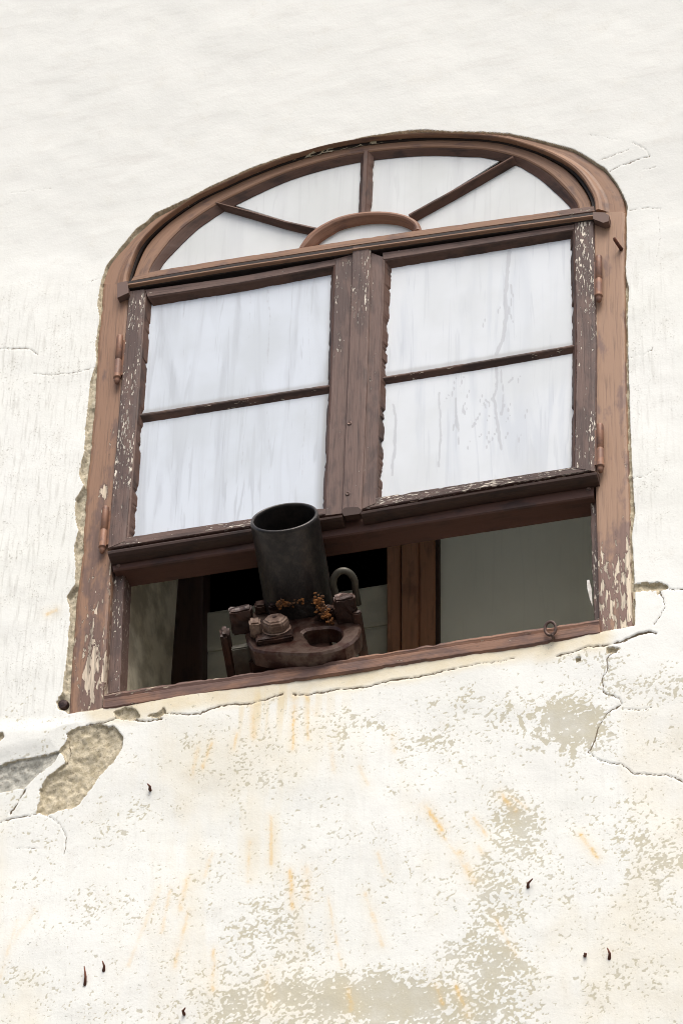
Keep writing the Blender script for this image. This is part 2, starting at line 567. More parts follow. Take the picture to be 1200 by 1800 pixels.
# ------------------------------------------------------------------ wall
wall = thing('plaster_wall', 'white limewashed house wall with peeling, cracked and rust stained plaster around the arched window', 'wall', (0.0, 0.0, 0.0))
cs = PP([(0, 0), (1200, 0), (1200, 1800), (0, 1800)])
x0, x1 = cs[:, 0].min() - .07, cs[:, 0].max() + .07
z0, z1 = cs[:, 2].min() - .07, cs[:, 2].max() + .07
nx, nz = int((x1 - x0) / .0021), int((z1 - z0) / .0027)
gxs, gzs = np.linspace(x0, x1, nx), np.linspace(z0, z1, nz)
GX, GZ = np.meshgrid(gxs, gzs)
X, Z = GX.ravel(), GZ.ravel()
PU, PV = proj(X, 0 * X, Z)
wob = 2.4
WU = PU + (fbm(X * 60, Z * 60, 21, 3) - .5) * 2 * wob
WV = PV + (fbm(X * 60, Z * 60, 31, 3) - .5) * 2 * wob
WU = WU + (fbm(X * 190, Z * 190, 22, 2) - .5) * 3.2
WV = WV + (fbm(X * 190, Z * 190, 32, 2) - .5) * 3.2

y = np.zeros_like(X)
border = np.minimum(np.minimum(X - x0, x1 - X), np.minimum(Z - z0, z1 - Z))
fade = sstep(0.0, .05, border)
y += (fbm(X * 3.1, Z * 3.1, 3, 4) - .5) * .012 * fade                    # hand-laid plaster waves
y += (fbm(X * 11, Z * 16, 5, 4) - .5) * .0012 * fade                     # float marks
rough = fbm(X * 55, Z * 55, 8, 4)

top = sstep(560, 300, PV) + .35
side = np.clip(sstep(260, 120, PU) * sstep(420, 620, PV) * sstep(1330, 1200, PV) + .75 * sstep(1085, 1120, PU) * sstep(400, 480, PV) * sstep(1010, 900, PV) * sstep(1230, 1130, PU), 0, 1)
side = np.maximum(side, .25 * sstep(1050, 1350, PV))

# broken plaster edge round the frame
sdp = local(WU * .35 + PU * .65, WV * .35 + PV * .65, plast, 60, sdpoly, 200.)
sdp = sdp + 2.4 + 1.8 * sstep(520, 440, PV)
gap = sstep(.4, -.9, sdp)
mortar = sstep(1.6, .5, sdp)

# spalls
spall = [(119, 1291), (135, 1282), (152, 1276), (179, 1274), (203, 1280), (217, 1297), (214, 1316), (200, 1338), (176, 1363), (152, 1397), (134, 1418), (103, 1424),
         (79, 1432), (65, 1427), (71, 1404), (69, 1387), (86, 1363), (103, 1350), (118, 1340), (112, 1330), (103, 1322), (116, 1310), (119, 1300)]
spallL = [(-40, 1352), (0, 1345), (34, 1337), (86, 1327), (106, 1321), (98, 1337), (83, 1349), (62, 1366), (41, 1384), (0, 1393), (-40, 1402)]
chips = [[(203, 1252), (222, 1244), (240, 1248), (247, 1262), (228, 1267), (205, 1262)], [(262, 1260), (280, 1252), (289, 1244), (291, 1254), (281, 1264)],
         [(-8, 1294), (4, 1291), (9, 1298), (3, 1304), (-8, 1305)], [(103, 1228), (112, 1226), (119, 1234), (118, 1252), (106, 1248), (100, 1238)],
         [(1066, 1140), (1078, 1139), (1090, 1143), (1080, 1150), (1068, 1149)], [(1012, 1157), (1020, 1156), (1022, 1162), (1013, 1163)],
         [(1112, 1031), (1120, 1026), (1156, 1023), (1164, 1026), (1173, 1031), (1170, 1036), (1158, 1036), (1122, 1038), (1112, 1041)],
         [(1154, 1035), (1161, 1033), (1160, 1042), (1155, 1045)]]
dep = np.zeros_like(X)
for pl, dd, sharp in [(spall, .012, 1.5), (spallL, .010, 1.5)] + [(c, .011, 1.2) for c in chips]:
    s = local(WU, WV, pl, 30, sdpoly, 200.)
    dep = np.maximum(dep, sstep(.6, -.9, s) * dd * np.clip(.55 - s / 60, .55, 1) * (.55 + .9 * fbm(X * 28, Z * 28, 19, 3)))
    mortar = np.maximum(mortar, sstep(1.6, .4, s))
grey = local(PU, PV, spallL, 10, lambda a, b, p: inside(a, b, p).astype(float), 0.) * .9
grey = np.maximum(grey, sstep(480, 700, PV) * gap * sstep(400, 300, PU) * .25)
# loose upper slab edge at lower left, standing proud
slab = local(PU, PV, [(-60, 1260), (0, 1262), (110, 1262), (150, 1270), (121, 1290), (103, 1320), (86, 1326), (34, 1336), (0, 1344), (-60, 1352)], 40, sdpoly, 200.)
y -= .006 * sstep(3, -30, slab) * fade

# cracks: polyline, half width px, depth
cracks = [
    ([(291, 1254), (330, 1259), (352, 1257), (374, 1247), (400, 1240), (436, 1238), (472, 1228), (497, 1219)], 1.3, .004),
    ([(515, 1219), (530, 1221), (555, 1218), (588, 1211), (617, 1210), (653, 1204), (689, 1195), (725, 1191), (761, 1184), (797, 1175)], 1.5, .005),
    ([(797, 1175), (842, 1167), (904, 1157)], .8, .003),
    ([(977, 1153), (1008, 1146), (1033, 1138), (1062, 1137), (1092, 1129), (1121, 1117)], 1.4, .005),
    ([(1105, 1124), (1121, 1116), (1140, 1111), (1153, 1114)], 2.3, .008),
    ([(1083, 1145), (1067, 1158), (1067, 1175), (1058, 1196), (1060, 1217), (1087, 1227), (1094, 1237), (1067, 1254), (1050, 1279), (1044, 1304), (1033, 1323), (1054, 1337), (1092, 1344), (1112, 1358), (1162, 1362), (1183, 1365), (1210, 1380)], 1.1, .004),
    ([(1094, 1246), (1120, 1248), (1146, 1244)], .8, .003),
    ([(1170, 1034), (1185, 1037), (1210, 1034)], 1.3, .005),
    ([(1160, 1040), (1166, 1056), (1168, 1070), (1160, 1086), (1148, 1098)], 1.0, .004),
    ([(1050, 284), (1075, 275), (1107, 263)], .7, .002), ([(1072, 303), (1090, 292), (1128, 279), (1141, 276), (1136, 265), (1112, 252)], .8, .003),
    ([(1130, 298), (1152, 294)], .6, .002), ([(1108, 370), (1130, 366), (1160, 366)], .5, .002), ([(1100, 630), (1130, 624), (1148, 612)], .5, .002),
    ([(1108, 840), (1130, 836), (1150, 826)], .6, .002), ([(1085, 247), (1060, 240), (1035, 236)], .4, .001),
    ([(-10, 613), (28, 613), (52, 612), (66, 622)], 1.0, .003), ([(56, 655), (90, 658), (125, 655), (165, 645)], .8, .002),
    ([(0, 1444), (34, 1437), (65, 1429), (80, 1433)], 1.0, .004), ([(45, 1388), (36, 1400), (30, 1412), (17, 1430)], 1.3, .006),
    ([(152, 1275), (185, 1270), (210, 1262), (250, 1268), (285, 1266)], 1.2, .006),
    ([(79, 1432), (105, 1448), (116, 1470), (112, 1500)], .8, .003), ([(65, 1490), (30, 1490)], .5, .002), ([(118, 1291), (124, 1322), (118, 1342)], 1.2, .004),
    ([(20, 340), (90, 330)], .3, .001), ([(1155, 360), (1160, 420), (1150, 470)], .4, .001), ([(150, 495), (176, 488)], .5, .001),
]
crack = np.zeros_like(X)
for pl, hw, dd in cracks:
    d = local(WU * .8 + PU * .2, WV * .8 + PV * .2, pl, 12, dist_line, 99.)
    wv = hw * (.55 + .9 * vnoise(X * 40, Z * 40, 77))
    g = np.clip(1.3 - d / (wv * 1.05), 0, 1)
    crack = np.maximum(crack, g * min(1, .55 + dd * 90))
    dep = np.maximum(dep, dd * .5 * sstep(wv + .7, wv * .2, d))

# limewash loss
D = np.full_like(X, .16) * sstep(1160, 1330, PV)
blobs = [(1000, 1275, 62, 48, .95), (930, 1265, 75, 50, .55), (860, 1235, 110, 25, .45), (1040, 1160, 60, 20, .45), (905, 1460, 45, 65, .72), (880, 1570, 45, 80, .62), (860, 1705, 75, 60, .80),
         (640, 1760, 210, 45, .98), (470, 1770, 120, 40, .75), (820, 1775, 120, 30, .7), (480, 1640, 70, 90, .50), (430, 1660, 50, 90, .45), (500, 1590, 60, 70, .38), (480, 1330, 80, 90, .35), (560, 1275, 120, 30, .36),
         (740, 1300, 60, 30, .42), (200, 1440, 70, 50, .38), (160, 1600, 30, 40, .35), (1160, 1500, 60, 50, .50), (1120, 1440, 50, 60, .35), (1130, 1210, 90, 30, .45), (40, 1720, 40, 18, .45), (380, 1540, 60, 90, .28),
         (340, 1785, 80, 30, .45), (1080, 1600, 90, 90, .25), (1100, 1720, 90, 50, .35), (70, 1480, 35, 30, .45), (250, 1380, 60, 60, .15), (960, 1580, 60, 60, .3), (1170, 1580, 40, 60, .3), (590, 1475, 40, 20, .4)]
for bx, by, sx, sz, a in blobs:
    D = np.maximum(D, a * np.exp(-.5 * (((PU - bx) / sx) ** 2 + ((PV - by) / sz) ** 2) ** 1.25))
D += (fbm(X * 9, Z * 9, 41, 3) - .5) * .34 * sstep(1150, 1250, PV)
N1 = vnoise(X * 170 + Z * 45 + (fbm(X * 60, Z * 60, 51, 2) - .5) * 2.2, Z * 235 - X * 35 + (fbm(X * 60, Z * 60, 52, 2) - .5) * 2.2, 53)
N2 = vnoise(X * 260, Z * 300, 54)
N3 = fbm(X * 22, Z * 26, 55, 2)
# trowel arcs
rr = np.hypot(PU - 1060, (PV - 1230) * 1.2)
th = np.arctan2(PV - 1230, PU - 1060)
arcw = sstep(190, 150, rr) * sstep(60, 95, rr) * (PU < 1060)
NA = vnoise(rr / 8.0, th * 14, 56)
NN = .52 * N1 + .26 * N2 + .22 * N3
NN = NN * (1 - .6 * arcw) + (.7 * NA + .3 * N2) * .6 * arcw
loss = NN - (.80 - .54 * np.clip(D, 0, 1.1))
loss = np.where(D < .02, -.3, loss)
lossm = sstep(-.01, .03, loss)

# stains
tan = np.zeros_like(X)
sill = [(181, 1246), (460, 1204), (800, 1152), (1052, 1113)]
ds = local(PU, PV, sill, 130, dist_line, 200.)
below = sstep(0, 30, PV - np.interp(PU, [181, 460, 800, 1052], [1246, 1204, 1152, 1113]))
tan = np.maximum(tan, .62 * sstep(42, 14, ds + 14 * (fbm(X * 18, Z * 18, 61, 3) - .5)))
run = fbm(X * 55, Z * 2.2, 62, 3)
tan = np.maximum(tan, .85 * np.exp(-.5 * ((PU - 480) / 75) ** 2) * sstep(150, 10, ds) * sstep(.38, .64, run))
tan = np.maximum(tan, .26 * sstep(.45, .75, fbm(X * 22 + Z * 1.5, Z * 3.5, 64, 4)) * sstep(1210, 1300, PV) * np.exp(-.5 * ((PU - 470) / 150) ** 2))
tan = np.maximum(tan, .24 * sstep(.50, .75, fbm(X * 6, Z * 3, 65, 4)) * sstep(1150, 1350, PV))
tan = np.maximum(tan, .30 * np.exp(-((PU - 500) / 160) ** 2 - ((PV - 1760) / 50) ** 2))
rust = np.zeros_like(X)
marks = [((748, 1419), (776, 1458), 4, .7), ((770, 1460), (800, 1500), 3, .35), ((880, 1397), (904, 1424), 4, .5), ((896, 1398), (925, 1420), 3, .3), ((1020, 1468), (1050, 1508), 4, .6), ((832, 1438), (856, 1470), 3, .45),
         ((806, 1500), (832, 1548), 7, .4), ((840, 1490), (848, 1500), 4, .3), ((517, 1224), (514, 1316), 2.4, .8), ((442, 1240), (446, 1296), 5, .35), ((416, 1290), (412, 1318), 2.5, .5), ((536, 1222), (553, 1254), 3, .4), ((540, 1226), (541, 1300), 2.5, .35), ((476, 1436), (477, 1520), 3, .5), ((438, 1480), (436, 1550), 2.5, .4),
         ((510, 1532), (514, 1596), 3.5, .6), ((642, 1572), (672, 1662), 4, .35), ((576, 1580), (600, 1700), 2.5, .3), ((766, 1732), (778, 1766), 3.5, .5), ((802, 1736), (822, 1786), 3.5, .6), ((372, 1308), (356, 1350), 3, .45), ((350, 1310), (336, 1370), 4, .25),
         ((328, 1545), (318, 1600), 5, .35), ((282, 1560), (226, 1700), 4, .25), ((332, 1600), (308, 1700), 3, .4), ((376, 1670), (374, 1740), 3.5, .5), ((300, 1560), (285, 1640), 3, .3), ((868, 1610), (906, 1680), 3, .35), ((30, 1620), (0, 1720), 3, .3), ((60, 1600), (20, 1660), 4, .2),
         ((84, 1080), (100, 1074), 3, .55), ((470, 1710), (472, 1770), 5, .3), ((612, 1740), (618, 1776), 5, .35), ((360, 1540), (372, 1500), 3, .25), ((580, 1310), (588, 1360), 4, .2), ((632, 1350), (646, 1380), 4, .2), ((690, 1290), (692, 1320), 4, .25), ((664, 1500), (676, 1540), 3, .3), ((538, 1530), (540, 1580), 8, .25)]
for a, b, w, s in marks:
    d = local(WU * .5 + PU * .5, WV * .5 + PV * .5, [a, b], 40, dist_line, 99.)
    rust = np.maximum(rust, s * np.exp(-(d / (w * 1.25)) ** 2) * np.clip(.25 + 1.2 * vnoise(X * 70, Z * 45, 88), 0, 1))
    rust = np.maximum(rust, .25 * s * np.exp(-(d / (w * 3.5)) ** 2))

gapd = .011 + .008 * (rough - .5)
h_m = np.where(gap > .0, gap * gapd, 0)
y = y + np.maximum(h_m, dep + (mortar > .3) * (dep > .006) * (rough - .5) * .008) + lossm * .0002
y = np.where(gap > .98, .011 + (rough - .5) * .010, y)
hole_sd = local(PU, PV, hole, 20, sdpoly, 99.)
keepv = hole_sd > np.where(PV < 505, -5, -14)
idx = np.arange(nx * nz).reshape(nz, nx)
q = np.stack([idx[:-1, :-1], idx[:-1, 1:], idx[1:, 1:], idx[1:, :-1]], -1).reshape(-1, 4)
q = q[keepv[q].all(1)]
used = np.unique(q)
remap = np.full(nx * nz, -1)
remap[used] = np.arange(len(used))
q = remap[q]
co = np.stack([X, y, Z], -1)[used]
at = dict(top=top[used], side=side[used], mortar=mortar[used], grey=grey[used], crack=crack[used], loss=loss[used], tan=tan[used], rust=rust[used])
# the rest of the facade round the surveyed piece
ex = [(-5, 0), (x0, 0), (x1, 0), (5, 0), (-5, z0), (x0, z0), (x1, z0), (5, z0), (-5, z1), (x0, z1), (x1, z1), (5, z1), (-5, 10), (x0, 10), (x1, 10), (5, 10)]
nb = len(co)
co = np.vstack([co, [(a, 0.0, b) for a, b in ex]])
eq = []
for j in range(3):
    for i in range(3):
        if (i, j) != (1, 1):
            eq.append([nb + j * 4 + i, nb + j * 4 + i + 1, nb + j * 4 + i + 5, nb + j * 4 + i + 4])
q = np.vstack([q, eq])
dflt = dict(top=.6, side=.2, mortar=0, grey=0, crack=0, loss=-.3, tan=0, rust=0)
me = bpy.data.meshes.new('plaster')
me.vertices.add(len(co))
me.vertices.foreach_set('co', co.astype(np.float32).ravel())
me.loops.add(q.size)
me.polygons.add(len(q))
me.loops.foreach_set('vertex_index', q.astype(np.int32).ravel())
me.polygons.foreach_set('loop_start', np.arange(0, q.size, 4, dtype=np.int32))
me.polygons.foreach_set('use_smooth', np.ones(len(q), bool))
for k_, a in at.items():
    t_ = me.attributes.new(k_, 'FLOAT', 'POINT')
    t_.data.foreach_set('value', np.r_[a, np.full(16, dflt[k_])].astype(np.float32))
me.update(calc_edges=True)
me.validate()
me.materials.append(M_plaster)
o = bpy.data.objects.new('plaster', me)
C.objects.link(o)
o.parent = wall
ORG[o.name] = Vector((0, 0, 0))


# ------------------------------------------------------------------ more bmesh helpers
def bm_box(bm, c, ax, ay, az, hx, hy, hz, bev=0.0):
    """box with centre c, unit axes, half sizes"""
    c, ax, ay, az = map(Vector, (c, ax, ay, az))
    r = bmesh.ops.create_cube(bm, size=2)
    vs = r['verts']
    for v in vs:
        v.co = c + ax * (v.co.x * hx) + ay * (v.co.y * hy) + az * (v.co.z * hz)
    if bev:
        es = list({e for v in vs for e in v.link_edges})
        bmesh.ops.bevel(bm, geom=es, offset=bev, segments=2, affect='EDGES')
    return vs


def frame_mat(c, ax, ay, az):
    mm = Matrix.Identity(4)
    for i in range(3):
        mm[i][0], mm[i][1], mm[i][2], mm[i][3] = ax[i], ay[i], az[i], c[i]
    return mm


def bm_lathe(bm, c, ax, ay, az, prof, n=40, closed=False):
    """revolve (radius, height) about az through c"""
    c, ax, ay, az = map(Vector, (c, ax, ay, az))
    rings = []
    for r, h in prof:
        rings.append([bm.verts.new(c + az * h + (ax * math.cos(2 * math.pi * i / n) + ay * math.sin(2 * math.pi * i / n)) * r) for i in range(n)])
    for a, b in zip(rings[:-1], rings[1:]):
        for i in range(n):
            bm.faces.new((a[i], a[(i + 1) % n], b[(i + 1) % n], b[i]))
    bm.faces.new(rings[0][::-1])
    bm.faces.new(rings[-1])
    return rings


def bm_tube(bm, pts, rad, n=12):
    pts = [Vector(p) for p in pts]
    rings = []
    up = None
    for i, p in enumerate(pts):
        d = (pts[min(i + 1, len(pts) - 1)] - pts[max(i - 1, 0)]).normalized()
        if up is None:
            up = d.orthogonal().normalized()
        up = (up - d * up.dot(d)).normalized()
        s = d.cross(up)
        r = rad[i] if hasattr(rad, '__len__') else rad
        rings.append([bm.verts.new(p + (up * math.cos(2 * math.pi * k / n) + s * math.sin(2 * math.pi * k / n)) * r) for k in range(n)])
    for a, b in zip(rings[:-1], rings[1:]):
        for k in range(n):
            bm.faces.new((a[k], a[(k + 1) % n], b[(k + 1) % n], b[k]))
    bm.faces.new(rings[0][::-1])
    bm.faces.new(rings[-1])


def prism(name, poly, y0, y1, mat, parent, label=None, uv=False):
    """surveyed outline at y0 pushed straight back to y1"""
    f = PP(poly, y0)
    n = len(f)
    bk = f.copy()
    bk[:, 1] += y1 - y0
    V = np.vstack([f, bk])
    faces = [tuple(range(n)), tuple(range(2 * n - 1, n - 1, -1))] + [(i, i + n, (i + 1) % n + n, (i + 1) % n) for i in range(n)]
    uvs = V[:, [0, 2]] if uv else None
    return mesh_obj(name, V, faces, mat, parent, label, False, uvs)


# ------------------------------------------------------------------ the window
win = thing('arched_window', 'brown painted arched wooden window with fanlight, two whitewashed casements and an open bottom strip', 'window', tuple(P(600, 1190, 0.0)))


def wearL(u, v):
    w = .36 * sstep(880, 1150, v) + .35 * sstep(10, 28, u - np.interp(v, [500, 1258], [180, 120])) * sstep(650, 800, v)
    w = w + 0.75 * np.exp(-((u - (np.interp(v, [500, 1258], [210, 150]) + 3)) / 12) ** 2 - ((v - 1185) / 45) ** 2)
    w = w + 1.3 * np.exp(-((u - 182) / 6) ** 2 - ((v - 866) / 12) ** 2) - .25 * sstep(800, 700, v)
    return w


def wearR(u, v):
    return .78 * sstep(890, 985, v) + .35 * sstep(1088, 1098, u) * sstep(380, 450, v) + .2 * sstep(500, 700, v) - .2


pr = [(0, .10), (0, .010), (.04, .006)] + [(t, .004) for t in (.12, .3, .45, .6, .75, .9)] + [(.97, .006), (1, .012), (1, .10)]
sweep('jamb', frameL, [(228, 498), (207, 812), (181, 1248)], .004, [(t, d - .004) for t, d in pr], M_frame, win, .006, wearL, seed=2, ragA=.002)
sweep('jamb', frameR, [(1040, 372), (1041, 657), (1045, 850), (1052, 1113)], .004, [(t, d - .004) for t, d in pr], M_faded, win, .006, wearR, seed=3, label='brown jamb with paint peeled to bare wood near its foot', ragA=.001)
aO, aI = smooth_line(archO, 170), smooth_line(archI, 170)
sweep('arch_frame', aO, aI, .004, [(0, .09), (0, .006), (.05, .001), (.3, 0), (.55, .0), (.66, -.002), (.76, -.007), (.86, -.010), (.96, -.009), (1, -.005), (1, .09)], M_frame, win, .008, None, seed=4)

# transom: a narrow lip that sheds the rain over the casements
TA = [(224, 497.5), (400, 468.5), (640, 432), (840, 403.5), (1048, 375)]
sweep('transom', TA, [(u, v + 4.5) for u, v in TA], -.016,
      [(0, .06), (0, .006), (.15, .001), (.3, 0), (.6, 0), (.8, .003), (1, .010), (1, .06)], M_frame, win, .006, None, seed=5)
sweep('transom_shade_strip', [(u, v - 4) for u, v in TA], [(u, v + 10) for u, v in TA], -.007, box_prof(0, .05, .1, .002, 2), M_shade, win, .01, None, seed=16)  # dark strip painting the shadow lines above and below the lip
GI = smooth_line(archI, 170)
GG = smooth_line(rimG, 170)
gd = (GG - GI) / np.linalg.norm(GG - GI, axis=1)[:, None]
sweep('arch_shade_strip', GI - gd * 3, GI + gd * 6.5, .010, box_prof(0, .06, .1, .002, 2), M_shade, win, .01, None, seed=17)  # dark arc painting the shade between arch frame and fanlight rim
sweep('frame_head', [(u, v - 6) for u, v in TA], [(u, v + 16) for u, v in TA], .026, box_prof(0, .05, .1, .002, 2), M_sash, win, .01, None, seed=15)
prism('transom_end', [(206, 497), (224, 493), (226, 514), (206, 523)], -.016, .012, M_sash, win)
prism('transom_end', [(1042, 372), (1062, 373), (1070, 378), (1069, 388), (1060, 391), (1042, 384)], -.018, .010, M_sash, win)

# ---- fanlight
fan = sweep('fanlight', smooth_line([(p[0], p[1]) for p in archI], 170), smooth_line(rimG, 170), .014,
            [(.15, .05), (.15, .005), (.19, .001), (.22, 0), (.40, 0), (.62, 0), (.68, .002), (.70, .006), (.70, .05)], M_frame, win, .008, None, seed=6)
sweep('glazing_edge', smooth_line(archI, 170), smooth_line(rimG, 170), .014, [(.70, .05), (.70, .003), (.76, .005), (1, .014), (1, .05)], M_bead, fan, .005, None, seed=18, jit=.0007)
sweep('bottom_rail', [(236, 484), (275, 474), (400, 454), (640, 417), (840, 388.5), (1006, 365), (1043, 361)], [(230, 494), (275, 486), (400, 465), (640, 428.5), (840, 400), (1006, 376.5), (1045, 371)], .006,
      box_prof(0, .04, .10, .003, 3), M_frame, fan, .006, lambda u, v: .5 * sstep(930, 1000, u) + .35 * sstep(330, 270, u), seed=7, ragA=.0012)
sweep('glazing_bar', [(632, 266), (627, 374)], [(655, 264), (650, 372)], .014, [(0, .02), (.02, .010), (.3, .001), (.36, -.002), (.62, -.002), (.68, .001), (.98, .010), (1, .02)], M_bead, fan, .006, None, seed=8, ragA=.002, ragB=.002, label='upright glazing bar of the fanlight')
sweep('glazing_bar', [(377, 352), (440, 368), (500, 385), (560, 398)], [(384, 362), (440, 378), (500, 396), (556, 409)], .014, [(0, .02), (.02, .008), (.2, 0), (.5, -.003), (.62, -.001), (1, .012), (1, .02)], M_bead, fan, .006, None, seed=9)
sweep('glazing_bar', [(716, 374), (800, 328), (899, 272)], [(724, 384), (800, 342), (906, 281)], .014, [(0, .02), (.02, .008), (.2, 0), (.5, -.003), (.62, -.001), (1, .012), (1, .02)], M_bead, fan, .006, None, seed=10)
hubO = smooth_line([(523, 438), (530, 425), (541, 411), (563, 395), (595, 380), (627, 373), (658, 370.5), (690, 372), (718, 379), (735, 390), (740, 404)], 60)
hubI = smooth_line([(540, 436), (551, 427), (564, 415), (580, 405), (596, 396), (627, 388), (658, 384.5), (688, 386), (706, 390), (722, 398), (725, 406)], 60)
sweep('glazing_arch', hubO, hubI, .012, [(0, .02), (0, .004), (.15, -.003), (.4, -.006), (.6, -.004), (1, .008), (1, .02)], M_sill, fan, .005, None, seed=11)
gy = .030
rg = smooth_line(rimG, 60).tolist()
hubL = [tuple(p) for p in smooth_line([((a[0] + b[0]) / 2, (a[1] + b[1]) / 2) for a, b in zip(hubO, hubI)], 30)]


def cutrim(ua, ub):
    return [tuple(p) for p in smooth_line(rimI, 80) if ua <= p[0] <= ub]


def hubcut(ua, ub):
    return [p for p in hubL if ua <= p[0] <= ub]


def pane(name, poly, mat, parent, drip=None, yy=gy):
    """glass pane: a fine sheet cut to the outline with a real thickness"""
    f = PP(poly, yy)
    bm = bmesh.new()
    vs = [bm.verts.new(p) for p in f]
    fc = bm.faces.new(vs)
    bm.normal_update()
    if fc.normal.y > 0:
        fc.normal_flip()
    bmesh.ops.triangulate(bm, faces=[fc])
    for _ in range(5 if drip is not None else 2):
        bmesh.ops.subdivide_edges(bm, edges=[e for e in bm.edges if e.calc_length() > .006], cuts=1, use_grid_fill=False)
        bmesh.ops.triangulate(bm, faces=bm.faces)
    r = bmesh.ops.extrude_face_region(bm, geom=list(bm.faces))
    back = [v for v in r['geom'] if isinstance(v, bmesh.types.BMVert)]
    bmesh.ops.translate(bm, verts=back, vec=(0, .004, 0))
    bmesh.ops.recalc_face_normals(bm, faces=bm.faces)
    vv = np.array([v.co[:] for v in bm.verts])
    for i, v in enumerate(bm.verts):
        v.index = i
    fs = [[v.index for v in f_.verts] for f_ in bm.faces]
    bm.free()
    at_ = {}
    if drip is not None:
        uu, vw = proj(vv[:, 0], vv[:, 1], vv[:, 2])
        d_ = np.zeros(len(vv))
        for pl, w in drip:
            d_ = np.maximum(d_, np.exp(-(dist_line(uu, vw, pl) / w) ** 2))
        at_['drip'] = d_
    return mesh_obj(name, vv, fs, mat, parent, None, False, vv[:, [0, 2]], at_)


pane('pane', [(262, 484)] + cutrim(262, 381) + [(560, 404)] + hubcut(520, 560)[::-1] + [(524, 440)], M_paneF, fan)
pane('pane', cutrim(381, 643) + [(641, 378)] + hubcut(560, 640)[::-1] + [(556, 404)], M_paneF, fan)
pane('pane', cutrim(643, 902) + [(720, 380)] + hubcut(640, 716)[::-1] + [(641, 378)], M_paneF, fan)
pane('pane', cutrim(902, 1010) + [(1010, 372), (735, 412), (732, 404)] + hubcut(718, 734)[::-1] + [(722, 380)], M_paneF, fan)
pane('pane', hubL + [(733, 412), (530, 444)], M_paneF, fan)


# ---- casements
def flecksL(u, v):
    return .12 + .30 * sstep(880, 840, v) * sstep(500, 530, v) + .3 * np.exp(-((v - 880) / 60) ** 2)


def flecksR(u, v):
    return .36 * sstep(660, 480, v) + .22 + .25 * np.exp(-((v - 780) / 80) ** 2)


def flecksM(u, v):
    return .40 * sstep(700, 480, v) + .02


casL = sweep('casement', [(226, 512), (207, 740), (188, 964)], [(255, 508), (239, 740), (222, 950)], -.004, [(0, .045), (0, .004), (.06, 0), (.3, 0), (.55, 0), (.8, 0), (.95, .001), (1, .004), (1, .045)], M_sash, win, .004, flecksL, seed=21,
             label='left casement with whitewashed panes behind the iron tube', jit=.0007)
casR = sweep('casement', [(1008, 392), (1012, 610), (1008, 822)], [(1043, 380), (1048, 610), (1046, 828)], -.004, [(0, .045), (0, .004), (.06, 0), (.3, 0), (.55, 0), (.8, 0), (.95, .001), (1, .004), (1, .045)], M_sash, win, .004, flecksR, seed=22,
             label='right casement with brighter panes and drip marks', jit=.0007)
# bevelled glazing edges of the stiles, chipped
sweep('glazing_edge', [(254, 511), (239, 740), (223, 950)], [(263, 525), (247, 745), (232, 948)], .0, [(0, .03), (0, -.002), (.3, 0), (1, .016), (1, .03)], M_bead, casL, .004, None, seed=23, ragB=.006, jit=.001)
sweep('glazing_edge', [(578, 480), (572, 690), (563, 896)], [(590, 452), (582, 690), (572, 902)], .0, [(0, .03), (0, .016), (.7, 0), (1, -.002), (1, .03)], M_bead, casL, .004, None, seed=24, ragA=.006, jit=.001)
sweep('glazing_edge', [(672, 455), (666, 670), (659, 880)], [(685, 462), (675, 670), (667, 878)], .0, [(0, .03), (0, -.002), (.3, 0), (1, .016), (1, .03)], M_bead, casR, .004, None, seed=25, ragB=.007, jit=.001)
sweep('glazing_edge', [(999, 410), (1003, 610), (1001, 824)], [(1010, 393), (1013, 610), (1009, 822)], .0, [(0, .03), (0, .016), (.7, 0), (1, -.002), (1, .03)], M_bead, casR, .004, None, seed=26, ragA=.005, jit=.001)
# putty left on the glass
for A, B, par, sd_ in (([(252, 560), (243, 740), (228, 946)], [(271, 560), (257, 740), (243, 944)], casL, 31), ([(570, 540), (565, 690), (559, 892)], [(586, 520), (578, 690), (569, 896)], casL, 32),
                       ([(672, 520), (668, 670), (661, 876)], [(687, 520), (681, 670), (675, 874)], casR, 33), ([(994, 440), (996, 610), (994, 822)], [(1008, 440), (1010, 610), (1006, 820)], casR, 34)):
    sweep('putty', A, B, .020, [(0, .012), (0.02, .006), (.3, 0), (.7, 0), (.98, .006), (1, .012)], M_putty, par, .004, None, seed=sd_, ragA=.005, ragB=.005, jit=.001)
# meeting stiles and the cover strip
sweep('meeting_stile', [(589, 455), (581, 690), (571, 906)], [(622, 446), (613, 690), (603, 902)], -.004, box_prof(0, .045, .04, .002, 6), M_sash, casL, .004, flecksM, seed=27, jit=.0006)
sweep('meeting_stile', [(648, 442), (642, 670), (632, 896)], [(674, 452), (666, 670), (661, 884)], -.0042, box_prof(0, .045, .04, .002, 5), M_sash, casR, .004, lambda u, v: .1 + 0 * u, seed=28, jit=.0006)
sweep('cover_strip', [(619, 433), (613, 600), (600, 898)], [(651, 433), (645, 640), (634, 895)], -.012, [(0, .02), (0, .003), (.06, 0), (.3, 0), (.6, 0), (.88, 0), (1, .004), (1, .02)], M_sash, casR, .004, flecksM, seed=29, jit=.0006, label='upright cover strip over the meeting stiles')
prism('catch', [(600, 897), (606, 892), (629, 891), (636, 897), (632, 903), (604, 907)], -.026, -.006, M_dark, casR)
